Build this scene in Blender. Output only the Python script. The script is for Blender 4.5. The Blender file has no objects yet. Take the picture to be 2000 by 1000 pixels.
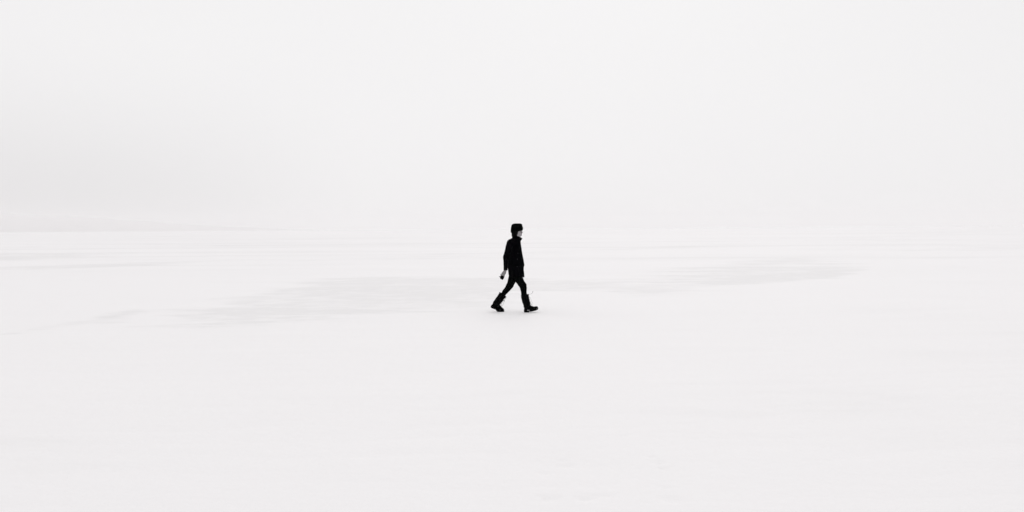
import bpy, bmesh, math, random
from mathutils import Vector, Matrix, noise

random.seed(4)
S = bpy.context.scene
COL = S.collection
R = math.radians

# ------------------------------------------------------------------ camera
cam_d = bpy.data.cameras.new('camera')
cam = bpy.data.objects.new('camera', cam_d)
COL.objects.link(cam)
S.camera = cam
cam_d.sensor_width = 36.0
cam_d.lens = 35.0
cam_d.clip_start = 0.05
cam_d.clip_end = 30000
CAM_H = 1.651
CAM_Y = -19.7
F = 2000 * 35 / 36.0
PITCH = math.atan((500 - 446.8) / F)          # looking slightly down
ROLL = R(0.36)
cam.location = (0.0, CAM_Y, CAM_H)
cam.rotation_mode = 'XYZ'
M = Matrix.Rotation(R(90) - PITCH, 4, 'X') @ Matrix.Rotation(-ROLL, 4, 'Z')
cam.rotation_euler = M.to_euler('XYZ')

# ------------------------------------------------------------------ sky, sun, exposure
SUN_EL, SUN_AZ = R(34), R(9)                  # azimuth to the right of +Y
sun_dir = Vector((math.sin(SUN_AZ) * math.cos(SUN_EL), math.cos(SUN_AZ) * math.cos(SUN_EL), math.sin(SUN_EL)))
W = bpy.data.worlds.new('World')
S.world = W
W.use_nodes = True
nt = W.node_tree
nt.nodes.clear()
def N(tree, kind, **kw):
    n = tree.nodes.new(kind)
    for k, v in kw.items():
        setattr(n, k, v)
    return n
def L(tree, a, b):
    tree.links.new(a, b)
def fmath(tree, op, a, b=None, c=None, clamp=False):
    n = N(tree, 'ShaderNodeMath', operation=op, use_clamp=clamp)
    for i, v in enumerate((a, b, c)):
        if v is None:
            continue
        if isinstance(v, (int, float)):
            n.inputs[i].default_value = v
        else:
            L(tree, v, n.inputs[i])
    return n.outputs[0]
def remap(tree, v, a, b, c, d, smooth=True):
    n = N(tree, 'ShaderNodeMapRange', interpolation_type='SMOOTHSTEP' if smooth else 'LINEAR')
    L(tree, v, n.inputs[0])
    for i, x in enumerate((a, b, c, d)):
        n.inputs[i + 1].default_value = x
    return n.outputs[0]
def dotc(tree, v, d):
    n = N(tree, 'ShaderNodeVectorMath', operation='DOT_PRODUCT')
    L(tree, v, n.inputs[0])
    n.inputs[1].default_value = d
    return n.outputs['Value']

out = N(nt, 'ShaderNodeOutputWorld')
bg = N(nt, 'ShaderNodeBackground')
bg.inputs['Strength'].default_value = 0.12
sky = N(nt, 'ShaderNodeTexSky', sky_type='NISHITA', sun_disc=False)
sky.sun_elevation = SUN_EL
sky.sun_rotation = SUN_AZ
sky.dust_density = 6
sky.air_density = 1.0
hsv = N(nt, 'ShaderNodeHueSaturation')
hsv.inputs['Saturation'].default_value = 0.0
L(nt, sky.outputs[0], hsv.inputs['Color'])
tc = N(nt, 'ShaderNodeTexCoord')
nrm = N(nt, 'ShaderNodeVectorMath', operation='NORMALIZE')
L(nt, tc.outputs['Generated'], nrm.inputs[0])
D = nrm.outputs[0]
# thick overcast deck: brighter round the hidden sun, duller towards a bank low on the left
glow = remap(nt, dotc(nt, D, sun_dir), -0.2, 0.97, 0.0, 1.0, False)
bankdir = Vector((math.sin(R(-38)), math.cos(R(-38)), 0.0)).normalized()
sepz = N(nt, 'ShaderNodeSeparateXYZ')
L(nt, D, sepz.inputs[0])
bank = fmath(nt, 'MULTIPLY', remap(nt, dotc(nt, D, bankdir), math.cos(R(31)), math.cos(R(5)), 0.0, 1.0),
             remap(nt, sepz.outputs['Z'], 0.185, -0.03, 0.0, 1.0))
bank2dir = Vector((math.sin(R(46)), math.cos(R(46)), 0.05)).normalized()
bank2 = remap(nt, dotc(nt, D, bank2dir), math.cos(R(42)), math.cos(R(4)), 0.0, 1.0)
nz = N(nt, 'ShaderNodeTexNoise')
nz.inputs['Scale'].default_value = 2.2
nz.inputs['Detail'].default_value = 3
nz.inputs['Roughness'].default_value = 0.45
mp = N(nt, 'ShaderNodeMapping')
mp.inputs['Scale'].default_value = (1, 1, 2.2)
L(nt, D, mp.inputs['Vector'])
L(nt, mp.outputs[0], nz.inputs['Vector'])
cl = fmath(nt, 'MULTIPLY_ADD', nz.outputs['Fac'], 0.030, -0.015)
b = fmath(nt, 'MULTIPLY_ADD', glow, 0.036, 0.922)
b = fmath(nt, 'MULTIPLY_ADD', bank, -0.175, b)
b = fmath(nt, 'MULTIPLY_ADD', bank2, -0.024, b)
b = fmath(nt, 'ADD', b, cl)
b = fmath(nt, 'MULTIPLY', b, 1.0 / 0.12)
tint = N(nt, 'ShaderNodeMix', data_type='RGBA')
L(nt, bank, tint.inputs['Factor'])
tint.inputs['A'].default_value = (1.0, 0.991, 0.9955, 1)
tint.inputs['B'].default_value = (1.0, 0.985, 0.990, 1)
vs = N(nt, 'ShaderNodeVectorMath', operation='SCALE')
L(nt, tint.outputs['Result'], vs.inputs[0])
L(nt, b, vs.inputs['Scale'])
mx = N(nt, 'ShaderNodeMix', data_type='RGBA')
mx.inputs['Factor'].default_value = 0.99       # the deck hides nearly all of the clear sky
L(nt, hsv.outputs[0], mx.inputs['A'])
L(nt, vs.outputs[0], mx.inputs['B'])
L(nt, mx.outputs['Result'], bg.inputs['Color'])
L(nt, bg.outputs[0], out.inputs['Surface'])

sl = bpy.data.lights.new('sun', 'SUN')
sl.energy = 0.66
sl.angle = R(40)
sl.color = (1.0, 0.985, 0.97)
so = bpy.data.objects.new('sun', sl)
COL.objects.link(so)
so.rotation_euler = (-sun_dir).to_track_quat('-Z', 'Y').to_euler()
so.location = (5, 20, 20)

S.view_settings.view_transform = 'Standard'
S.view_settings.look = 'None'
S.view_settings.gamma = 1
S.view_settings.exposure = -0.095
S.cycles.use_denoising = True
S.cycles.max_bounces = 6
S.cycles.diffuse_bounces = 4
S.cycles.volume_bounces = 1

# ------------------------------------------------------------------ helpers
def principled(name):
    m = bpy.data.materials.new(name)
    m.use_nodes = True
    t = m.node_tree
    p = t.nodes['Principled BSDF']
    return m, t, p

def link(o, parent=None):
    COL.objects.link(o)
    if parent:
        o.parent = parent
    return o

def mesh_obj(name, verts, faces, mat, parent=None, smooth=True):
    me = bpy.data.meshes.new(name)
    me.from_pydata([tuple(v) for v in verts], [], faces)
    me.validate()
    if smooth:
        me.polygons.foreach_set('use_smooth', [True] * len(me.polygons))
    me.materials.append(mat)
    return link(bpy.data.objects.new(name, me), parent)

def smooth01(a, b, x):
    t = max(0.0, min(1.0, (x - a) / (b - a)))
    return t * t * (3 - 2 * t)

# ------------------------------------------------------------------ the snowfield
HOR = 446.8
def ground_pt(px, py):
    """where on the flat snow a place seen in the photograph lies (metres)"""
    cx, cy = px - 1000.0, py - 500.0
    cr, sr = math.cos(ROLL), math.sin(ROLL)
    x, y = cx * cr - cy * sr, cx * sr + cy * cr
    d = Vector((x, F, -y))
    d = Matrix.Rotation(-PITCH, 3, 'X') @ d
    k = CAM_H / max(-d.z, 1e-3)
    return d.x * k, CAM_Y + d.y * k

# wind-scoured areas where older grey crust shows (outlines in metres on the ground)
def outline(pts):
    return [ground_pt(*p) for p in pts]
PATCHES = [
    # (outline, strength, softness in metres)
    (outline([(270, 632), (330, 606), (400, 578), (520, 562), (600, 548), (760, 541), (980, 539), (1080, 536), (1120, 552),
              (1040, 575), (960, 600), (840, 613), (730, 622), (680, 634), (600, 632), (500, 640), (380, 640)]), 0.95, 1.6),
    (outline([(300, 600), (360, 572), (480, 563), (520, 575), (420, 592)]), -0.45, 0.9),
    (outline([(-200, 668), (40, 642), (170, 618), (270, 602), (290, 612), (240, 627), (120, 638), (20, 656), (-200, 706)]), 1.1, 0.5),
    (outline([(1060, 548), (1200, 542), (1320, 522), (1480, 506), (1600, 502), (1700, 520), (1690, 531), (1600, 545), (1480, 557),
              (1380, 563), (1330, 574), (1260, 579), (1130, 570), (1020, 580)]), 0.62, 1.2),
    (outline([(1380, 556), (1430, 545), (1600, 530), (1680, 526), (1700, 529), (1620, 543), (1500, 556), (1420, 559)]), 0.5, 0.6),
    (outline([(-300, 498), (0, 492), (130, 492), (250, 495), (200, 500), (80, 507), (-300, 512)]), 0.85, 3.0),
    (outline([(-300, 530), (0, 522), (140, 516), (260, 512), (420, 508), (300, 520), (120, 525), (-300, 535)]), 0.8, 1.6),
    (outline([(0, 482), (60, 481), (120, 483), (60, 484)]), 0.8, 4.0),
    (outline([(370, 480), (420, 478), (500, 478), (450, 481)]), 0.8, 4.0),
    (outline([(420, 510), (700, 504), (1000, 490), (1300, 480), (1420, 478), (1300, 488), (1050, 498), (750, 510), (500, 513)]), 0.42, 3.0),
    (outline([(1180, 482), (1400, 476), (1700, 470), (1850, 468), (1600, 475), (1300, 484)]), 0.4, 4.0),
    (outline([(1700, 490), (1800, 486), (2100, 477), (2300, 476), (2200, 486), (1900, 484), (1780, 492)]), 0.55, 3.5),
    (outline([(1880, 488), (2300, 484), (2300, 490), (1960, 489)]), 0.5, 2.5),
    (outline([(1900, 473), (2300, 470), (2300, 474), (1940, 475)]), 0.5, 5.0),
    (outline([(1740, 522), (1900, 520), (2150, 522), (1900, 526)]), 0.35, 2.0),
    (outline([(1500, 760), (1780, 730), (1920, 740), (1880, 800), (1650, 860), (1500, 840)]), 0.22, 1.5),
    (outline([(-200, 860), (120, 850), (380, 900), (200, 1010), (-200, 1020)]), 0.25, 1.0),
    (outline([(800, 780), (1500, 800), (1650, 900), (1250, 930), (850, 880)]), 0.12, 1.2),
]
PB = []
for pts, st, soft in PATCHES:
    xs = [p[0] for p in pts]; ys = [p[1] for p in pts]
    PB.append((min(xs) - soft * 1.3, max(xs) + soft * 1.3, min(ys) - soft * 1.3, max(ys) + soft * 1.3))
def poly_sd(pts, x, y):
    """signed distance, positive inside"""
    best = 1e18
    inside = False
    n = len(pts)
    for i in range(n):
        ax, ay = pts[i]; bx, by = pts[(i + 1) % n]
        dx, dy = bx - ax, by - ay
        t = max(0.0, min(1.0, ((x - ax) * dx + (y - ay) * dy) / (dx * dx + dy * dy)))
        ex, ey = x - ax - t * dx, y - ay - t * dy
        q = ex * ex + ey * ey
        if q < best:
            best = q
        if (ay > y) != (by > y) and x < (bx - ax) * (y - ay) / (by - ay) + ax:
            inside = not inside
    d = math.sqrt(best)
    return d if inside else -d

def crust(x, y):
    wx = noise.noise(Vector((x * 0.16, y * 0.22, 3.1))) * 1.6 + noise.noise(Vector((x * 0.6, y * 1.2, 7.7))) * 0.55
    v = 0.0
    for (pts, st, soft), (x0, x1, y0, y1) in zip(PATCHES, PB):
        if x < x0 or x > x1 or y < y0 or y > y1:
            continue
        sd = poly_sd(pts, x, y) + wx * soft * 0.55
        v += st * smooth01(-soft * 1.0, soft * 1.6, sd)
    return max(0.0, min(1.1, v))

# old, half filled-in steps near the camera
PRINTS = [(1062, 980, .085), (1076, 976, .05), (1150, 975, .07), (1138, 979, .05), (1182, 972, .04), (1286, 904, .05),
          (1293, 915, .035), (1310, 980, .07), (1300, 955, .03), (1104, 910, .06), (1062, 926, .05), (1098, 900, .04),
          (1270, 892, .03), (1216, 849, .03)]
PRINTS = [(*ground_pt(a, b_), r) for a, b_, r in PRINTS]

def height(x, y):
    r = math.hypot(x, y)
    c, s = math.cos(R(12)), math.sin(R(12))
    u, v = x * c + y * s, -x * s + y * c          # drifts run along the wind
    d = max(0.0, y - CAM_Y)
    h = noise.noise(Vector((u * 0.06, v * 0.16, 0.3))) * 0.050
    h += noise.noise(Vector((u * 0.22, v * 0.6, 5.3))) * 0.014
    h += abs(noise.noise(Vector((u * 0.5, v * 1.7, 9.3)))) * 0.010
    far = smooth01(40, 400, d)
    h += far * noise.noise(Vector((u * 0.008, v * 0.02, 2.2))) * 0.30
    h += smooth01(25, 90, d) * noise.noise(Vector((u * 0.03, v * 0.11, 4.2))) * 0.10
    h *= 0.15 + 0.85 * smooth01(0.8, 5.0, r)      # flat and trodden where the walker is
    if y < -8 and abs(x) < 5:
        for a, b_, q in PRINTS:
            dx, dy = x - a, y - b_
            e = (dx * dx + dy * dy * 0.6) / (q * q)
            if e < 6:
                k = noise.noise(Vector((x * 28, y * 28, 1)))
                h += (-0.010 * math.exp(-e) * (1 + k) + 0.006 * math.exp(-(math.sqrt(e) - 1.3) ** 2 * 4) * max(0, k + .3))
    return h

def axis_lines():
    ys, d = [], 2.0
    ys = [-60, -30, -12, -4, 0, 1.5, 3, 4.2]
    y = 5.0
    while y < 9500:
        ys.append(y)
        if y < 8.5:
            st = 0.03
        else:
            st = max(0.05, (y * y) / 3208.0 * 0.55)
        st = min(st, 0.14 * y)
        y += st
    ys.append(9500); ys.append(12000)
    xs = [0.0]
    x = 0.0
    while x < 9500:
        st = 0.032 if x < 1.8 else (0.10 if x < 9 else 0.10 + (x - 9) * 0.035)
        x += st
        xs.append(x)
    xs = [-v for v in xs[:0:-1] if not (0 < v < 1.8 and int(v / 0.032) % 3)] + xs
    return xs, [v + CAM_Y for v in ys]
XS, YS = axis_lines()
verts, crustv = [], []
for y in YS:
    for x in XS:
        verts.append((x, y, height(x, y)))
        crustv.append(crust(x, y))
nx = len(XS)
faces = [(j * nx + i, j * nx + i + 1, (j + 1) * nx + i + 1, (j + 1) * nx + i)
         for j in range(len(YS) - 1) for i in range(nx - 1)]
print('ground verts', len(verts))

m, t, p = principled('snow')
ga = N(t, 'ShaderNodeAttribute', attribute_name='crust')
gc = N(t, 'ShaderNodeNewGeometry')
mpn = N(t, 'ShaderNodeMapping')
mpn.inputs['Rotation'].default_value = (0, 0, R(-10))
mpn.inputs['Scale'].default_value = (0.35, 1.0, 1.0)
L(t, gc.outputs['Position'], mpn.inputs['Vector'])
def noise_node(scale, detail, rough, vec=mpn.outputs[0]):
    n = N(t, 'ShaderNodeTexNoise')
    n.inputs['Scale'].default_value = scale
    n.inputs['Detail'].default_value = detail
    n.inputs['Roughness'].default_value = rough
    L(t, vec, n.inputs['Vector'])
    return n.outputs['Fac']
streak = noise_node(0.55, 6, 0.62)
fine = noise_node(3.2, 5, 0.6)
broad = noise_node(0.06, 4, 0.5)
micro = noise_node(1.3, 7, 0.7)
warp = fmath(t, 'ADD', fmath(t, 'MULTIPLY_ADD', streak, 2.6, -1.3), fmath(t, 'MULTIPLY_ADD', micro, 2.2, -1.1))
edge = remap(t, fmath(t, 'ADD', ga.outputs['Fac'], warp), 0.15, 0.75, 0.0, 1.0)
body_ = remap(t, ga.outputs['Fac'], 0.0, 0.85, 0.35, 1.0, False)
seen = remap(t, ga.outputs['Fac'], 0.01, 0.20, 0.0, 1.0)
cr = fmath(t, 'MULTIPLY', fmath(t, 'MULTIPLY', edge, body_), seen)
# faint thin sastrugi tone everywhere, wind-packed
mpb = N(t, 'ShaderNodeMapping')
mpb.inputs['Scale'].default_value = (0.8, 0.8, 1.0)
L(t, gc.outputs['Position'], mpb.inputs['Vector'])
blot = remap(t, noise_node(1.7, 8, 0.72, mpb.outputs[0]), 0.38, 0.56, 0.35, 1.0)
mott = fmath(t, 'MULTIPLY', remap(t, fine, 0.36, 0.58, 0.60, 1.0), remap(t, noise_node(0.23, 5, 0.6), 0.38, 0.58, 0.45, 1.0))
mott = fmath(t, 'MULTIPLY', mott, blot)
cr = fmath(t, 'MULTIPLY', cr, mott)
cr = fmath(t, 'MULTIPLY', cr, 1.75)
sas = remap(t, streak, 0.52, 0.72, 0.0, 0.22)
mpf = N(t, 'ShaderNodeMapping')
mpf.inputs['Rotation'].default_value = (0, 0, R(-4))
mpf.inputs['Scale'].default_value = (0.012, 0.085, 1.0)
L(t, gc.outputs['Position'], mpf.inputs['Vector'])
band = remap(t, noise_node(1.0, 7, 0.62, mpf.outputs[0]), 0.46, 0.62, 0.0, 0.80)
sxyz = N(t, 'ShaderNodeSeparateXYZ')
L(t, gc.outputs['Position'], sxyz.inputs[0])
band = fmath(t, 'MULTIPLY', band, remap(t, sxyz.outputs['Y'], 8.0, 45.0, 0.06, 1.0))   # scoured bands lie out on the open lake
sas2 = fmath(t, 'MULTIPLY', band, remap(t, streak, 0.40, 0.60, 0.5, 1.0))
cr = fmath(t, 'ADD', cr, sas)
cr = fmath(t, 'ADD', cr, sas2, clamp=True)
cm = N(t, 'ShaderNodeMix', data_type='RGBA')
L(t, cr, cm.inputs['Factor'])
cm.inputs['A'].default_value = (0.872, 0.860, 0.867, 1)
cm.inputs['B'].default_value = (0.800, 0.790, 0.795, 1)
L(t, cm.outputs['Result'], p.inputs['Base Color'])
p.inputs['Roughness'].default_value = 0.75
p.inputs['Specular IOR Level'].default_value = 0.12
bmp = N(t, 'ShaderNodeBump')
bmp.inputs['Strength'].default_value = 0.5
bmp.inputs['Distance'].default_value = 0.02
hsum = fmath(t, 'ADD', noise_node(7, 6, 0.65, mpb.outputs[0]), fmath(t, 'MULTIPLY', fine, 0.8))
L(t, hsum, bmp.inputs['Height'])
L(t, bmp.outputs[0], p.inputs['Normal'])
SNOW = m
g = mesh_obj('snowfield', verts, faces, SNOW)
at = g.data.attributes.new('crust', 'FLOAT', 'POINT')
at.data.foreach_set('value', crustv)
g['kind'] = 'structure'
g['label'] = 'flat wind-packed snowfield with faint grey crust patches'

# the far low shore rising on the left, all but lost in the mist
m, t, p = principled('snowy_heath')
n_ = N(t, 'ShaderNodeTexNoise')
n_.inputs['Scale'].default_value = 0.02
n_.inputs['Detail'].default_value = 8
geo = N(t, 'ShaderNodeNewGeometry')
L(t, geo.outputs['Position'], n_.inputs['Vector'])
cmx = N(t, 'ShaderNodeMix', data_type='RGBA')
L(t, n_.outputs['Fac'], cmx.inputs['Factor'])
cmx.inputs['A'].default_value = (0.75, 0.735, 0.74, 1)
cmx.inputs['B'].default_value = (0.83, 0.815, 0.82, 1)
L(t, cmx.outputs['Result'], p.inputs['Base Color'])
p.inputs['Roughness'].default_value = 0.9
hv, hf = [], []
HD = 5200.0
NA, NR = 150, 26
for i in range(NA):
    az = R(-62 + 52.0 * i / (NA - 1))              # ends near the middle of the view
    prof = 150 * smooth01(R(-9.5), R(-34), az) * (0.85 + 0.3 * noise.noise(Vector((az * 7, 0, 1)))) \
        * smooth01(R(-62), R(-50), az) + 3.0 * smooth01(R(-62), R(-60), az) * smooth01(R(-10.0), R(-11), az)
    for j in range(NR):
        r = HD + 1500.0 * j / (NR - 1)
        k = math.sin(math.pi * j / (NR - 1)) ** 0.8
        z = prof * k * (1 + 0.15 * noise.noise(Vector((az * 40, r * 0.003, 2)))) - 1.2
        hv.append((r * math.sin(az), CAM_Y + r * math.cos(az), z))
hf = [(i * NR + j, (i + 1) * NR + j, (i + 1) * NR + j + 1, i * NR + j + 1) for i in range(NA - 1) for j in range(NR - 1)]
hill = mesh_obj('hill', hv, hf, m)
hill['kind'] = 'structure'
hill['label'] = 'low snow-covered shore fading into mist on the left'

# ------------------------------------------------------------------ the haze
def box_mesh(name, lo, hi, mat):
    v = [(x, y, z) for z in (lo[2], hi[2]) for y in (lo[1], hi[1]) for x in (lo[0], hi[0])]
    f = [(0, 2, 3, 1), (4, 5, 7, 6), (0, 1, 5, 4), (1, 3, 7, 5), (3, 2, 6, 7), (2, 0, 4, 6)]
    return mesh_obj(name, v, f, mat, smooth=False)
hm = bpy.data.materials.new('haze')
hm.use_nodes = True
hm.node_tree.nodes.clear()
ho = N(hm.node_tree, 'ShaderNodeOutputMaterial')
pv = N(hm.node_tree, 'ShaderNodeVolumePrincipled')
pv.inputs['Color'].default_value = (0.99, 0.978, 0.983, 1)
pv.inputs['Density'].default_value = 0.00009
pv.inputs['Anisotropy'].default_value = 0.0
L(hm.node_tree, pv.outputs[0], ho.inputs['Volume'])
hz = box_mesh('haze', (-10500, -600, -3.0), (10500, 12800, 190.0), hm)
hz['kind'] = 'stuff'
hz['label'] = 'thin pale mist over the snowfield'

# ------------------------------------------------------------------ the walker
K = 493.5
def P(u, v, y=0.0, z0=922.5):
    return Vector(((u - 325) / K, y, (z0 - v) / K))

class Soup:
    def __init__(s):
        s.v, s.f = [], []
    def loft(s, rings, cap_in=0.0):
        n = len(rings[0])
        b0 = len(s.v)
        for r in rings:
            s.v.extend(r)
        for j in range(len(rings) - 1):
            for i in range(n):
                a, b_ = b0 + j * n + i, b0 + j * n + (i + 1) % n
                s.f.append((a, b_, b_ + n, a + n))
        for j, flip in ((0, True), (len(rings) - 1, False)):
            c = sum(rings[j], Vector()) / n
            if cap_in and j:
                c = c + cap_in
            ci = len(s.v)
            s.v.append(c)
            for i in range(n):
                a, b_ = b0 + j * n + i, b0 + j * n + (i + 1) % n
                s.f.append((b_, a, ci) if flip else (a, b_, ci))
    def tube(s, pts, rad, side=Vector((0, 1, 0)), n=20, ex=2.0, round_ends=True):
        """pts: centre line; rad: radius or (in-plane, along side) at each point"""
        pts = [Vector(q) for q in pts]
        rad = [(q, q) if isinstance(q, (int, float)) else q for q in rad]
        if round_ends:
            t0 = (pts[0] - pts[1]).normalized(); t1 = (pts[-1] - pts[-2]).normalized()
            r0, r1 = rad[0], rad[-1]
            m0, m1 = min(r0), min(r1)
            pts = [pts[0] + t0 * m0 * .92, pts[0] + t0 * m0 * .6] + pts + [pts[-1] + t1 * m1 * .6, pts[-1] + t1 * m1 * .92]
            rad = [(r0[0] * .38, r0[1] * .38), (r0[0] * .8, r0[1] * .8)] + rad + [(r1[0] * .8, r1[1] * .8), (r1[0] * .38, r1[1] * .38)]
        rings = []
        for i, c in enumerate(pts):
            t_ = (pts[min(i + 1, len(pts) - 1)] - pts[max(i - 1, 0)]).normalized()
            sd = side - t_ * side.dot(t_)
            if sd.length < 1e-3:
                sd = Vector((1, 0, 0)) - t_ * t_.x
            sd.normalize()
            nn = sd.cross(t_).normalized()
            ring = []
            for k in range(n):
                a = 2 * math.pi * k / n
                ca, sa = math.cos(a), math.sin(a)
                ca = math.copysign(abs(ca) ** (2 / ex), ca); sa = math.copysign(abs(sa) ** (2 / ex), sa)
                ring.append(c + nn * (ca * rad[i][0]) + sd * (sa * rad[i][1]))
            rings.append(ring)
        s.loft(rings)
    def stack(s, secs, n=40, ex=2.2, tilt=None, y0=0.0, z0=922.5, cap_in=0.0):
        """horizontal sections (v, u left, u right, half depth)"""
        rings = []
        for v, ul, ur, bb in secs:
            ring = []
            for k in range(n):
                a = 2 * math.pi * k / n
                ca, sa = math.cos(a), math.sin(a)
                ca = math.copysign(abs(ca) ** (2 / ex), ca); sa = math.copysign(abs(sa) ** (2 / ex), sa)
                q = P((ul + ur) / 2 + (ur - ul) / 2 * ca, v, y0 + bb * sa, z0)
                if tilt:
                    q.z += tilt(v, ca)
                ring.append(q)
            rings.append(ring)
        s.loft(rings, cap_in)
    def ball(s, c, r, n=14):
        rings = []
        for j in range(1, n):
            th = math.pi * j / n
            rings.append([Vector((c[0] + r[0] * math.sin(th) * math.cos(2 * math.pi * k / n),
                                  c[1] + r[1] * math.sin(th) * math.sin(2 * math.pi * k / n),
                                  c[2] + r[2] * math.cos(th))) for k in range(n)])
        s.loft(rings)
    def raw(s, name, mat, parent):
        o = mesh_obj(name, s.v, s.f, mat, parent)
        bm = bmesh.new(); bm.from_mesh(o.data)
        bmesh.ops.recalc_face_normals(bm, faces=bm.faces)
        bm.to_mesh(o.data); bm.free()
        return o
    def merged(s, name, mat, parent, voxel, smooth=4, fold=None):
        """one continuous surface: the pieces are fused, smoothed and given folds"""
        o = s.raw(name, mat, None)
        md = o.modifiers.new('fuse', 'REMESH'); md.mode = 'VOXEL'; md.voxel_size = voxel
        ms = o.modifiers.new('smooth', 'SMOOTH'); ms.factor = 0.5; ms.iterations = smooth
        dg = bpy.context.evaluated_depsgraph_get(); dg.update()
        me = bpy.data.meshes.new_from_object(o.evaluated_get(dg))
        o.modifiers.clear()
        old = o.data
        o.data = me
        bpy.data.meshes.remove(old)
        me.name = name
        if fold:
            nv = [v.normal.copy() for v in me.vertices]
            for v, q in zip(me.vertices, nv):
                v.co += fold(v.co, q)
        me.polygons.foreach_set('use_smooth', [True] * len(me.polygons))
        if not me.materials:
            me.materials.append(mat)
        o.parent = parent
        return o

def cloth(name, col, rough=0.85, scale=420.0, spec=0.12, sheen=0.0):
    m, t, p = principled(name)
    tc_ = N(t, 'ShaderNodeTexCoord')
    n1 = N(t, 'ShaderNodeTexNoise'); n1.inputs['Scale'].default_value = scale; n1.inputs['Detail'].default_value = 3
    L(t, tc_.outputs['Object'], n1.inputs['Vector'])
    n2 = N(t, 'ShaderNodeTexNoise'); n2.inputs['Scale'].default_value = 9; n2.inputs['Detail'].default_value = 5
    L(t, tc_.outputs['Object'], n2.inputs['Vector'])
    mx_ = N(t, 'ShaderNodeMix', data_type='RGBA')
    L(t, n2.outputs['Fac'], mx_.inputs['Factor'])
    mx_.inputs['A'].default_value = (col[0] * .6, col[1] * .6, col[2] * .6, 1)
    mx_.inputs['B'].default_value = (col[0] * 1.5, col[1] * 1.5, col[2] * 1.5, 1)
    L(t, mx_.outputs['Result'], p.inputs['Base Color'])
    p.inputs['Roughness'].default_value = rough
    p.inputs['Specular IOR Level'].default_value = spec
    bp = N(t, 'ShaderNodeBump'); bp.inputs['Strength'].default_value = 0.3; bp.inputs['Distance'].default_value = 0.0015
    L(t, n1.outputs['Fac'], bp.inputs['Height']); L(t, bp.outputs[0], p.inputs['Normal'])
    return m
M_COAT = cloth('black_wool', (0.0012, 0.0012, 0.0018), spec=0.008)
M_TROU = cloth('black_denim', (0.0012, 0.0015, 0.0015), spec=0.008)
M_HAT = cloth('black_fleece', (0.0012, 0.0016, 0.0014), spec=0.008, scale=160)
M_HAIR = cloth('black_hair', (0.0012, 0.0011, 0.0011), rough=0.5, spec=0.03)
M_BOOT = cloth('black_leather', (0.0013, 0.0013, 0.0015), rough=0.55, spec=0.02, scale=90)
M_SOLE = cloth('black_rubber', (0.0018, 0.0018, 0.0018), rough=0.7, spec=0.02)
M_LACE = cloth('grey_cord', (0.05, 0.05, 0.05), spec=0.1)
M_GLOVE = cloth('black_knit', (0.0015, 0.0015, 0.0018), spec=0.02, scale=200)
M_SNAP = cloth('dull_metal', (0.020, 0.020, 0.022), rough=0.45, spec=0.2)
M_FLECK = cloth('packed_snow', (0.62, 0.61, 0.62), rough=0.8)

m, t, p = principled('skin')
ta = N(t, 'ShaderNodeAttribute', attribute_name='tone')
n1 = N(t, 'ShaderNodeTexNoise'); n1.inputs['Scale'].default_value = 60
tc_ = N(t, 'ShaderNodeTexCoord'); L(t, tc_.outputs['Object'], n1.inputs['Vector'])
mx_ = N(t, 'ShaderNodeMix', data_type='RGBA')
L(t, ta.outputs['Fac'], mx_.inputs['Factor'])
mx_.inputs['A'].default_value = (0.42, 0.395, 0.41, 1)       # pale, greyed skin
mx_.inputs['B'].default_value = (0.135, 0.135, 0.132, 1)       # lips, and darker skin below waist height
mv = N(t, 'ShaderNodeMix', data_type='RGBA', blend_type='MULTIPLY')
mv.inputs['Factor'].default_value = 0.15
L(t, mx_.outputs['Result'], mv.inputs['A']); L(t, n1.outputs['Color'], mv.inputs['B'])
L(t, mv.outputs['Result'], p.inputs['Base Color'])
p.inputs['Roughness'].default_value = 0.6
p.inputs['Specular IOR Level'].default_value = 0.2
p.inputs['Subsurface Weight'].default_value = 0.05
p.inputs['Subsurface Radius'].default_value = (0.01, 0.006, 0.005)
M_SKIN = m

W0 = (0.0 + (1005 - 1000) / F * 19.7)
person = bpy.data.objects.new('person', None)
link(person)
person.empty_display_size = 0.3
person.location = (W0, 0, 0)
person['label'] = 'lone person in black coat, hat and tall boots striding right across the snow'
person['category'] = 'person'

# joints, seen from the walker's right side (the camera's side is -Y)
YN, YF = -0.092, 0.092
ZN, ZF = 927.0, 916.0            # ground line under the near and the far foot

# ---- head frame: turned a little away from the camera
YAW = R(33)
HF = Vector((math.cos(YAW), math.sin(YAW), 0)); HS = Vector((math.sin(YAW), -math.cos(YAW), 0))
HC = P(356, 182)
def H(f, s_, h):
    return HC + HF * f + HS * s_ + Vector((0, 0, h))
head_secs = [(-.004, .070, .040, .010), (.004, .088, .010, .024), (.016, .093, -.015, .036), (.036, .089, -.042, .050),
             (.060, .089, -.066, .059), (.085, .088, -.084, .066), (.110, .087, -.094, .0715), (.135, .092, -.098, .075),
             (.160, .090, -.098, .076), (.185, .078, -.090, .070), (.205, .058, -.070, .056), (.220, .026, -.038, .034), (.226, .002, -.012, .014)]
def hring(h, f, b_, w, n=36):
    c, a = (f + b_) / 2, (f - b_) / 2
    r = []
    for k in range(n):
        q = 2 * math.pi * k / n
        ca, sa = math.cos(q), math.sin(q)
        sq = 1.0 - 0.12 * max(0, ca)              # face narrower than the back of the skull
        r.append(H(c + a * ca, w * sq * sa, h))
    return r
B = Soup()
B.loft([hring(*q) for q in head_secs])
B.tube([H(.091, 0, .112), H(.100, 0, .097), H(.112, 0, .082)], [.0065, .0075, .0085], n=14)
B.tube([H(.112, 0, .080), H(.098, 0, .073)], [.0085, .0075], n=12)
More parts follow.
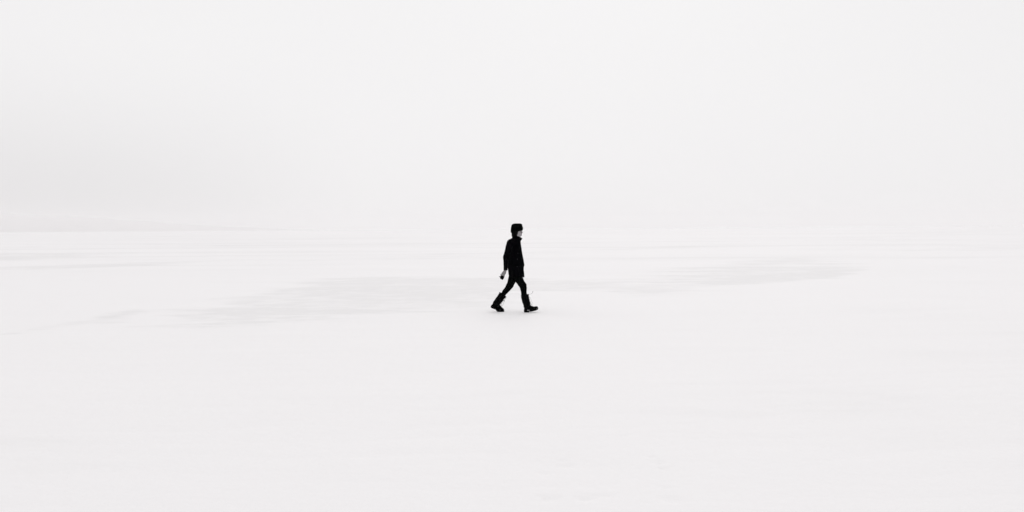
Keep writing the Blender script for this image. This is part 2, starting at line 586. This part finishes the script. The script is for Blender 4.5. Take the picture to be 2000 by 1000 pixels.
for s_ in (-1, 1):
    B.ball(H(.100, .010 * s_, .077), (.0065, .0065, .006), 10)       # nostril wings
    B.ball(H(.070, .044 * s_, .078), (.020, .020, .020), 12)          # cheekbones
    B.tube([H(-.004, .074 * s_, .072), H(-.010, .080 * s_, .095), H(-.016, .080 * s_, .118)], [(.010, .006), (.013, .006), (.011, .006)], side=HS, n=12)
B.ball(H(.090, 0, .052), (.009, .016, .0045), 12)
B.ball(H(.088, 0, .044), (.009, .014, .005), 12)
B.ball(H(.084, 0, .014), (.013, .014, .011), 12)
# neck and trunk
B.tube([H(-.015, 0, .045), P(340, 195), P(338, 230)], [.056, .055, .062], n=24)
B.stack([(212, 312, 366, .07), (228, 300, 372, .13), (250, 290, 376, .16), (300, 285, 382, .150), (360, 283, 378, .128),
         (420, 284, 375, .120), (480, 280, 378, .145), (530, 282, 378, .160), (560, 292, 372, .14)], ex=2.3)
# arms
def arm(pts, rad):
    B.tube(pts, rad, n=20)
arm([P(290, 250, -.140), P(272, 276, -.185), P(262, 315, -.210), P(251, 358, -.228), P(241, 385, -.236), P(240, 440, -.240), P(237, 505, -.240)], [.040, .040, .038, .036, .034, .033, (.025, .020)])
arm([P(324, 250, .140), P(332, 280, .185), P(344, 322, .210), P(362, 368, .226), P(372, 390, .232), P(380, 430, .236), P(388, 480, .238)], [.040, .040, .038, .036, .034, .033, (.025, .020)])

def hand(wrist, knuck, across, inward, grip):
    """palm from wrist to knuckles; across points to the little finger; inward is the palm's facing"""
    d = (knuck - wrist).normalized()
    ax = across.normalized()
    inn = inward.normalized()
    Lp = (knuck - wrist).length
    B.tube([wrist - d * .02, wrist + d * Lp * .25, wrist + d * Lp * .65, knuck - d * .004],
           [(.022, .017), (.029, .016), (.038, .015), (.039, .012)], side=inn, n=22, ex=2.3)
    ln = [.040, .045, .042, .033]
    for i in range(4):
        off = (-.0285 + .019 * i)
        b_ = knuck + ax * off - d * (.002 + .004 * abs(i - 1.2))
        c1, c2, c3 = grip
        def step(p0, ang, l):
            return p0 + (d * math.cos(ang) + inn * math.sin(ang)) * l
        spread = ax * (.003 * (i - 1.5))
        p1 = step(b_, c1 + .05 * i, ln[i]) + spread
        p2 = step(p1, c1 + c2 + .06 * i, ln[i] * .62)
        p3 = step(p2, c1 + c2 + c3 + .05 * i, ln[i] * .48)
        r = .0092 if i < 3 else .0078
        B.tube([b_ - d * .018, b_, (b_ + p1) / 2, p1, p2, p3], [r * 1.05, r * 1.1, r * .98, r * .98, r * .88, r * .75], side=ax, n=12)
    tb = wrist + d * (Lp * .30) - ax * .020 + inn * .012
    t1 = tb - ax * .010 + d * .028 + inn * .020
    t2 = t1 + ax * .004 + d * .026 + inn * .014
    t3 = t2 + ax * .012 + d * .018 + inn * .008
    B.tube([tb + ax * .015, tb, t1, t2, t3], [.014, .014, .0125, .0105, .008], n=12)
RW, RK = P(236, 507, -.240), P(214, 547, -.243)
rd = (RK - RW).normalized()
hand(RW, RK, Vector((-1, 0, .62)) - rd * Vector((-1, 0, .62)).dot(rd), Vector((0, 1, 0)), (.12, .80, .95))
LW, LK = P(389, 482, .238), P(386, 523, .240)
hand(LW, LK, Vector((-1, 0, -.05)), Vector((0, -1, 0)), (.3, .45, .35))
# legs
B.tube([P(338, 540, -.075), P(372, 612, YN), P(408, 676, YN), P(412, 740, YN, 922.5), P(436, 845, YN, ZN), P(448, 890, YN, ZN)], [.078, .062, .050, .044, .036, .032], n=24)
B.tube([P(448, 892, YN, ZN), P(485, 897, YN, ZN), P(525, 888, YN, ZN)], [(.026, .030), (.022, .034), (.016, .030)], n=20)
B.tube([P(320, 540, .075), P(300, 612, YF), P(268, 684, YF), P(222, 738, YF), P(150, 845, YF, ZF), P(135, 860, YF, ZF)], [.078, .062, .050, .040, .036, .030], n=24)
B.tube([P(132, 862, YF, ZF), P(165, 882, YF, ZF), P(200, 898, YF, ZF)], [(.024, .030), (.022, .034), (.014, .030)], n=20)
EYES = [H(.076, .031 * s_, .109) for s_ in (-1, 1)]
def face_form(co, nrm_):
    if co.z < 1.45 or co.z > 1.70:
        return Vector()
    dv = Vector()
    for e in EYES:
        q = co - (e + HF * .012)
        r2 = (q.dot(HF) / .03) ** 2 + (q.dot(HS) / .016) ** 2 + (q.z / .010) ** 2
        dv -= HF * (.008 * math.exp(-r2))
    q = co - H(.095, 0, .0485)
    dv -= HF * (.0035 * math.exp(-((q.dot(HF) / .03) ** 2 + (q.dot(HS) / .022) ** 2 + (q.z / .0022) ** 2)))
    return dv
body = B.merged('body', M_SKIN, person, 0.0036, smooth=3, fold=face_form)
tone = []
mouth = H(.095, 0, .048)
for v in body.data.vertices:
    c = v.co
    tv = 0.0
    q = c - mouth
    tv = max(tv, 0.8 * math.exp(-((q.dot(HF) / .02) ** 2 + (q.dot(HS) / .022) ** 4 + (q.z / .009) ** 4)))
    if c.z < 1.0:
        tv = max(tv, 0.62)
    tone.append(tv)
a_ = body.data.attributes.new('tone', 'FLOAT', 'POINT'); a_.data.foreach_set('value', tone)

# eyes and brows
m, t, p = principled('eye_white')
p.inputs['Base Color'].default_value = (0.55, 0.54, 0.54, 1); p.inputs['Roughness'].default_value = 0.25
M_EYE = m
for e in EYES:
    s0 = Soup(); s0.ball(e + HF * .0005, (.0115, .0115, .0115), 16)
    eye = s0.raw('eye', M_EYE, person)
    s1 = Soup(); s1.ball(e + HF * .0075, (.0058, .0058, .0058), 12)
    s1.raw('iris', M_HAIR, eye)
for s_ in (-1, 1):
    s0 = Soup()
    s0.tube([H(.091, .014 * s_, .125), H(.088, .030 * s_, .129), H(.074, .046 * s_, .124)], [.0022, .003, .0018], n=8)
    s0.raw('eyebrow', M_HAIR, person)

# ---- hair: short dark hair under the hat, over ear and nape, one loose strand by the face
s0 = Soup()
s0.stack([(126, 300, 376, .093), (140, 299, 369, .093), (155, 299, 364, .090), (168, 299, 361, .084), (180, 300, 360, .078), (190, 308, 352, .066)], ex=2.2)
def hair_fold(co, q):
    a = math.atan2(co.y, co.x - .01)
    return q * (.0035 * math.sin(a * 26 + 3 * noise.noise(co * 20)) + .003 * noise.noise(co * 30))
hair = s0.merged('hair', M_HAIR, person, 0.005, smooth=2, fold=hair_fold)
s1 = Soup()
s1.tube([P(383, 126, -.072), P(389, 145, -.070), P(393, 160, -.062), P(393.5, 173, -.055)], [.0030, .0035, .0035, .0045], n=8)
s1.tube([P(374, 124, -.078), P(391, 135, -.066), P(398, 150, -.052), P(396, 166, -.05)], [.0016, .0018, .0016, .0010], n=8)
s1.raw('loose_strand', M_HAIR, hair)

# ---- hat: soft square-topped winter hat with a folded brim, lower at the back
def hat_tilt(v, ca):
    return (0.026 * ca) * smooth01(95, 135, v)
s0 = Soup()
s0.stack([(55.5, 336, 374, .050), (57.5, 320, 389, .073), (63, 306, 398.5, .090), (74, 296, 404, .102), (92, 291, 406, .107), (112, 290, 407.5, .109),
          (124, 292, 407, .107), (134, 299, 403, .101), (138, 307, 396, .092)], ex=2.35, tilt=hat_tilt)
def hat_fold(co, q):
    return q * (.005 * noise.noise(Vector((co.x * 14, co.y * 14, co.z * 22))) + .002 * noise.noise(co * 60)) * (1 - .9 * abs(q.z) * (co.z > 1.74))
hat = s0.merged('hat', M_HAT, person, 0.005, smooth=3, fold=hat_fold)
s0 = Soup()
rings = []
for v, grow in ((104, .000), (103, .0035), (118, .0045), (132, .001), (137, -.004), (135, -.009)):
    ring = []
    for k in range(48):
        a = 2 * math.pi * k / 48
        ca, sa = math.cos(a), math.sin(a)
        ca = math.copysign(abs(ca) ** (2 / 2.35), ca); sa = math.copysign(abs(sa) ** (2 / 2.35), sa)
        q = P(349 + (58.5 + grow * K) * ca, v, (.108 + grow) * sa)
        q.z += .026 * ca
        q += Vector((ca, sa, 0)) * .0015 * noise.noise(q * 40)
        ring.append(q)
    rings.append(ring)
s0.loft(rings)
s0.raw('folded_brim', M_HAT, hat)

# ---- coat
C = Soup()
def hem(v, ca):
    return -.006 * ca * smooth01(500, 578, v) + .004 * math.sin(ca * 5) * smooth01(540, 578, v)
C.stack([(192, 304, 380, .056), (204, 292, 384, .070), (212, 270, 384, .104), (222, 258, 385, .144), (236, 250, 386, .174), (262, 245, 389, .184),
         (300, 250, 395, .180), (350, 256, 402, .170), (400, 257, 411, .166), (440, 256, 418, .172), (462, 256, 421, .180), (486, 258, 413, .186),
         (515, 262, 411, .192), (550, 266, 413, .196), (574, 270, 417, .198)], ex=2.4, tilt=hem, cap_in=Vector((0, 0, .09)))
C.tube([P(288, 238, -.158), P(272, 276, -.196), P(262, 315, -.215), P(251, 358, -.230), P(239, 385, -.238), P(240, 420, -.240), P(239, 462, -.242), P(237, 503, -.242)],
       [.060, .066, .064, .062, (.054, .052), .050, .045, (.037, .036)], n=28, ex=2.1, round_ends=False)
C.ball(P(292, 240, -.150), (.064, .062, .062))
C.tube([P(322, 240, .158), P(332, 280, .196), P(344, 322, .215), P(362, 368, .230), P(372, 390, .234), P(379, 420, .238), P(386, 450, .240), P(389, 482, .240)],
       [.060, .066, .064, .062, (.052, .052), .050, .045, (.037, .036)], n=28, ex=2.1, round_ends=False)
C.ball(P(322, 240, .150), (.064, .062, .062))
C.tube([P(405, 520, -.06), P(409, 556, -.06), P(414, 580, -.06)], [(.016, .08), (.016, .075), (.009, .045)], n=20, ex=2.3, round_ends=False)   # open front panel swinging down
def coat_fold(co, q):
    hang = smooth01(1.15, .75, co.z)
    a = math.atan2(co.y, co.x - .02)
    f = .0045 * noise.noise(Vector((co.x * 9, co.y * 9, co.z * 5)))
    f += .0022 * noise.noise(Vector((co.x * 22, co.y * 22, co.z * 15)))
    if abs(co.y) < .20:
        f += .006 * hang * math.sin(a * 9 + 2.5 * noise.noise(co * 4))
    if abs(co.y) > .195:                         # creases round elbow and cuff
        e = math.exp(-((co.z - 1.09) / .06) ** 2)
        f += (.0010 + .0028 * e) * math.sin(co.z * 130 + co.x * 40 + 6 * noise.noise(co * 9)) * (.4 + 1.2 * abs(noise.noise(co * 7)))
    return q * f
coat = C.merged('coat', M_COAT, person, 0.006, smooth=4, fold=coat_fold)
# stand-up collar, its corner poking forward under the chin
s0 = Soup()
rings = []
for v, ul, ur, bb in ((216, 292, 386, .085), (206, 298, 396, .078), (198, 301, 399, .074), (186, 303, 392, .071), (178, 305, 383, .068), (177, 308, 379, .063), (186, 309, 377, .060)):
    ring = []
    for k in range(40):
        a = 2 * math.pi * k / 40
        ca, sa = math.cos(a), math.sin(a)
        q = P((ul + ur) / 2 + (ur - ul) / 2 * ca, v + 10 * max(0, ca) ** 2, bb * sa)
        q += Vector((ca, sa, 0)) * .003 * noise.noise(q * 25)
        ring.append(q)
    rings.append(ring)
s0.loft(rings)
s0.tube([P(384, 200, -.030), P(394, 203, -.026), P(402, 205, -.022)], [(.018, .012), (.013, .008), (.004, .004)], n=12)
s0.merged('collar', M_COAT, coat, 0.004, smooth=2)
def flap(pts, thick=.006):
    """a stitched pocket flap lying on the coat's near side"""
    s_ = Soup()
    front = [Vector(q) for q in pts]
    cen = sum(front, Vector()) / len(front)
    inner = [q + Vector((0, thick + .02, 0)) for q in front]
    mid = [cen + (q - cen) * .96 + Vector((0, -.002, 0)) for q in front]
    s_.loft([inner, front, mid])
    return s_
def on_coat(u, v):
    """the coat's near surface at a place in the side view"""
    o_ = P(u, v, -1.0)
    hit, loc, nn, i_ = coat.ray_cast(o_, Vector((0, 1, 0)))
    return loc if hit else P(u, v, -.17)
def flap_at(u0, u1, v0, v1):
    n = 8
    top = [(u0 + (u1 - u0) * i / n, v0) for i in range(n + 1)]
    bot = [(u1 + (u0 - u1) * i / n, v1 - 2 * math.sin(math.pi * i / n) * -1.5) for i in range(n + 1)]
    return flap([on_coat(*q) + Vector((0, -.006, 0)) for q in top + bot])
flap_at(332, 380, 337, 350).raw('chest_pocket_flap', M_COAT, coat)
flap_at(318, 382, 462, 480).raw('hip_pocket_flap', M_COAT, coat)
for u, v in ((352, 402), (358, 346), (350, 474)):
    c = on_coat(u, v)
    s0 = Soup(); s0.ball(c + Vector((0, -.008, 0)), (.008, .004, .008), 12)
    s0.raw('snap_button', M_SNAP, coat)
s0 = Soup()
s0.tube([P(237, 494, -.242), P(237, 508, -.242)], [(.040, .039), (.039, .038)], n=28, round_ends=False)
s0.raw('cuff', M_COAT, coat)
s0 = Soup()
s0.tube([P(388, 474, .240), P(389, 487, .240)], [(.040, .039), (.039, .038)], n=28, round_ends=False)
s0.raw('cuff', M_COAT, coat)

# ---- trousers
T = Soup()
T.stack([(470, 276, 384, .150), (520, 276, 386, .172), (560, 277, 392, .176), (585, 280, 388, .165)], ex=2.3)
T.tube([P(340, 545, -.080), P(362, 590, -.085), P(383, 632, YN), P(406, 664, YN), P(411, 700, YN), P(412, 738, YN), P(420, 780, YN)],
       [.090, (.084, .086), (.078, .080), (.075, .074), (.065, .066), (.058, .060), .046], n=28)
T.tube([P(322, 545, .080), P(304, 592, .085), P(291, 636, YF), P(272, 674, YF), P(246, 708, YF), P(220, 738, YF), P(195, 775, YF)],
       [.090, (.086, .088), (.075, .078), (.070, .070), (.056, .060), (.050, .054), .044], n=28)
def trou_fold(co, q):
    f = .009 * noise.noise(Vector((co.x * 11, co.y * 11, co.z * 14)))
    for kz, kx in ((.50, .17), (.50, -.10)):      # bunching behind and over the knees
        e = math.exp(-((co.z - kz) / .07) ** 2)
        f += .0035 * e * math.sin(co.z * 170 + co.x * 60 + 4 * noise.noise(co * 9)) * (1 if (co.x > .03) == (kx > 0) else 0)
    return q * f
trousers = T.merged('trousers', M_TROU, person, 0.006, smooth=4, fold=trou_fold)

# ---- boots
def boot(shaft, srad, foot, yc, z0, laces, flecks, eyelets, label=None):
    bt = Soup()
    bt.tube([P(u, v, yc, z0) for u, v in shaft], srad, n=30, round_ends=False, ex=2.1)
    rings, soles = [], []
    for bu, bv, tu, tv, hb in foot:
        b_, t_ = P(bu, bv, yc, z0), P(tu, tv, yc, z0)
        up = (t_ - b_).normalized()
        lo = b_ + up * .015
        rr, ss = [], []
        for k in range(24):
            a = 2 * math.pi * k / 24
            ca, sa = math.cos(a), math.sin(a)
            c, h = (lo + t_) / 2, (t_ - lo).length / 2
            sq = math.copysign(abs(ca) ** .7, ca)
            wid = hb * (1.0 if ca < 0 else (1 - .35 * ca))
            rr.append(c + up * h * sq + Vector((0, wid * math.copysign(abs(sa) ** .85, sa), 0)))
            sc, sh = b_ + up * .010, .010
            ss.append(sc + up * sh * math.copysign(abs(ca) ** .45, ca) + Vector((0, (hb + .004) * math.copysign(abs(sa) ** .6, sa), 0)))
        rings.append(rr); soles.append(ss)
    bt.loft(rings)
    def leather(co, q):
        return q * (.0055 * noise.noise(Vector((co.x * 16, co.y * 16, co.z * 26))) + .0016 * math.sin(co.z * 190 + co.x * 70 + 4 * noise.noise(co * 10)) * smooth01(.09, .16, co.z))
    bo = bt.merged('boot', M_BOOT, person, 0.0045, smooth=3, fold=leather)
    if label:
        bo['label'] = label
    so_ = Soup(); so_.loft(soles)
    so_.raw('sole', M_SOLE, bo)
    cu = Soup()                                   # padded rim round the top of the shaft
    top, nxt = P(*shaft[0], yc, z0), P(*shaft[1], yc, z0)
    d = (nxt - top).normalized()
    cu.tube([top - d * .004, top + d * .006, top + d * .020, top + d * .026], [(srad[0][0] * .95, srad[0][1] * .95), (srad[0][0] * 1.06, srad[0][1] * 1.06), (srad[0][0] * 1.06, srad[0][1] * 1.06), (srad[0][0] * .97, srad[0][1] * .97)], n=30, round_ends=False)
    cu.raw('boot_rim', M_BOOT, bo)
    zz = Soup()                                   # lacing up the front
    for i in range(len(eyelets) - 1):
        u0, v0 = eyelets[i]; u1, v1 = eyelets[i + 1]
        for s_ in (-1, 1):
            zz.tube([P(u0 - 3, v0, yc + .022 * s_, z0), P((u0 + u1) / 2 + 2, (v0 + v1) / 2, yc, z0), P(u1 - 3, v1, yc - .022 * s_, z0)], [.0028] * 3, n=8)
    zz.raw('lacing', M_BOOT, bo)
    for pts, rad in laces:
        ls = Soup()
        ls.tube([P(u, v, yy, z0) for u, v, yy in pts], rad, n=8)
        ls.raw('lace', M_LACE, bo)
    if flecks:
        for u, v, yy, r in flecks:
            fs = Soup()
            fs.ball(P(u, v, yy, z0), (r * 1.3, r * .6, r), 8)
            fo = fs.raw('snow_clump', M_FLECK, bo)
            for v_ in fo.data.vertices:
                v_.co += noise.noise_vector(v_.co * 160) * .0025
    return bo

dN = ZN - 928.0   # the traced heel rests on the ground line
def sh(lst, d): return [(a, b_ + d) for a, b_ in lst]
foot_n = [(412, 922, 415, 888, .018), (417, 927, 421, 862, .032), (442, 928, 443, 850, .036), (460, 928, 462, 846, .036), (466, 922, 472, 852, .035),
          (482, 921, 484, 861, .037), (500, 917.5, 499, 867, .042), (518, 913, 515, 870, .046), (534, 908, 531, 868.5, .045), (546, 902, 543, 869, .036), (553, 895, 550, 876, .020)]
foot_n = [(a, b_ + dN, c, d + dN, e) for a, b_, c, d, e in foot_n]
boot(sh([(422, 756), (426, 790), (434, 825), (442, 855), (443, 880)], dN), [(.076, .064), (.076, .062), (.073, .056), (.070, .048), (.066, .038)],
     foot_n, YN, ZN,
     [([(457, 748, YN - .01), (470, 750, YN - .02), (484, 747, YN - .025), (494, 738, YN - .03), (502, 721, YN - .03)], [.0022, .0020, .0018, .0022, .0040]),
      ([(464, 772, YN - .01), (474, 786, YN - .02), (484, 806, YN - .03), (490, 826, YN - .03), (501, 838, YN - .03)], [.0016, .0015, .0015, .0015, .0018])],
     [(545, 886, YN - .022, .008), (536, 892, YN - .035, .007), (548, 878, YN - .010, .006), (462, 905, YN - .036, .006), (452, 908, YN - .037, .005),
      (470, 914, YN - .038, .005), (446, 903, YN - .036, .004), (540, 882, YN - .034, .005)],
     sh([(457, 752), (461, 772), (465, 792), (470, 812), (476, 832), (486, 850), (496, 862)], dN), 'front boot with snow stuck to its lifted toe')
dF = ZF - 914.5
foot_f = [(86, 868, 92, 850, .018), (94, 876, 108, 836, .032), (112, 885, 136, 820, .036), (136, 892, 160, 822, .036), (143, 905, 172, 836, .036),
          (155, 913, 182, 850, .040), (172, 914.5, 192, 864, .045), (190, 914.5, 203, 875, .046), (206, 914.5, 213, 882, .040), (216, 914, 219, 888, .028), (221, 911, 222, 895, .016)]
foot_f = [(a, b_ + dF, c, d + dF, e) for a, b_, c, d, e in foot_f]
boot(sh([(209, 744), (184, 779), (160, 812), (140, 838), (130, 856)], dF), [(.078, .066), (.074, .062), (.072, .056), (.071, .048), (.058, .038)],
     foot_f, YF, ZF,
     [([(232, 783, YF - .02), (226, 797, YF - .03), (223, 812, YF - .03)], [.0018, .0020, .0052]),
      ([(223, 812, YF - .03), (217, 828, YF - .03), (208, 846, YF - .03), (200, 862, YF - .03)], [.0022, .0020, .0020, .0026]),
      ([(184, 730, YF), (177, 726, YF), (171, 721, YF)], [.003, .0025, .002])],
     [], sh([(243, 770), (232, 788), (215, 806), (200, 824), (190, 840), (194, 860)], dF))

# ---- crumpled dark gloves in the trailing hand: held, so a thing of its own
G = Soup()
gc_ = P(203, 577, -.232)
G.ball(gc_, (.041, .032, .038), 18)
G.ball(P(213, 570, -.218), (.028, .026, .028), 14)
G.ball(P(196, 580, -.236), (.026, .024, .026), 14)
G.tube([P(200, 572, -.245), P(185, 570, -.250), P(176, 569, -.250)], [.016, .010, .006], n=10)
G.tube([P(200, 564, -.240), P(191, 551, -.245), P(185, 549, -.246)], [.012, .007, .004], n=10)
G.tube([P(208, 585, -.240), P(205, 592, -.240)], [.024, .018], n=10)
G.v = [q + Vector((W0, 0, 0)) for q in G.v]
glove = G.merged('glove', M_GLOVE, None, 0.003, smooth=3,
                 fold=lambda co, q: q * (.004 * noise.noise(co * 55) + .002 * noise.noise(co * 120)))
glove['label'] = 'crumpled black gloves clutched in the walking person\'s bare hand'
glove['category'] = 'glove'
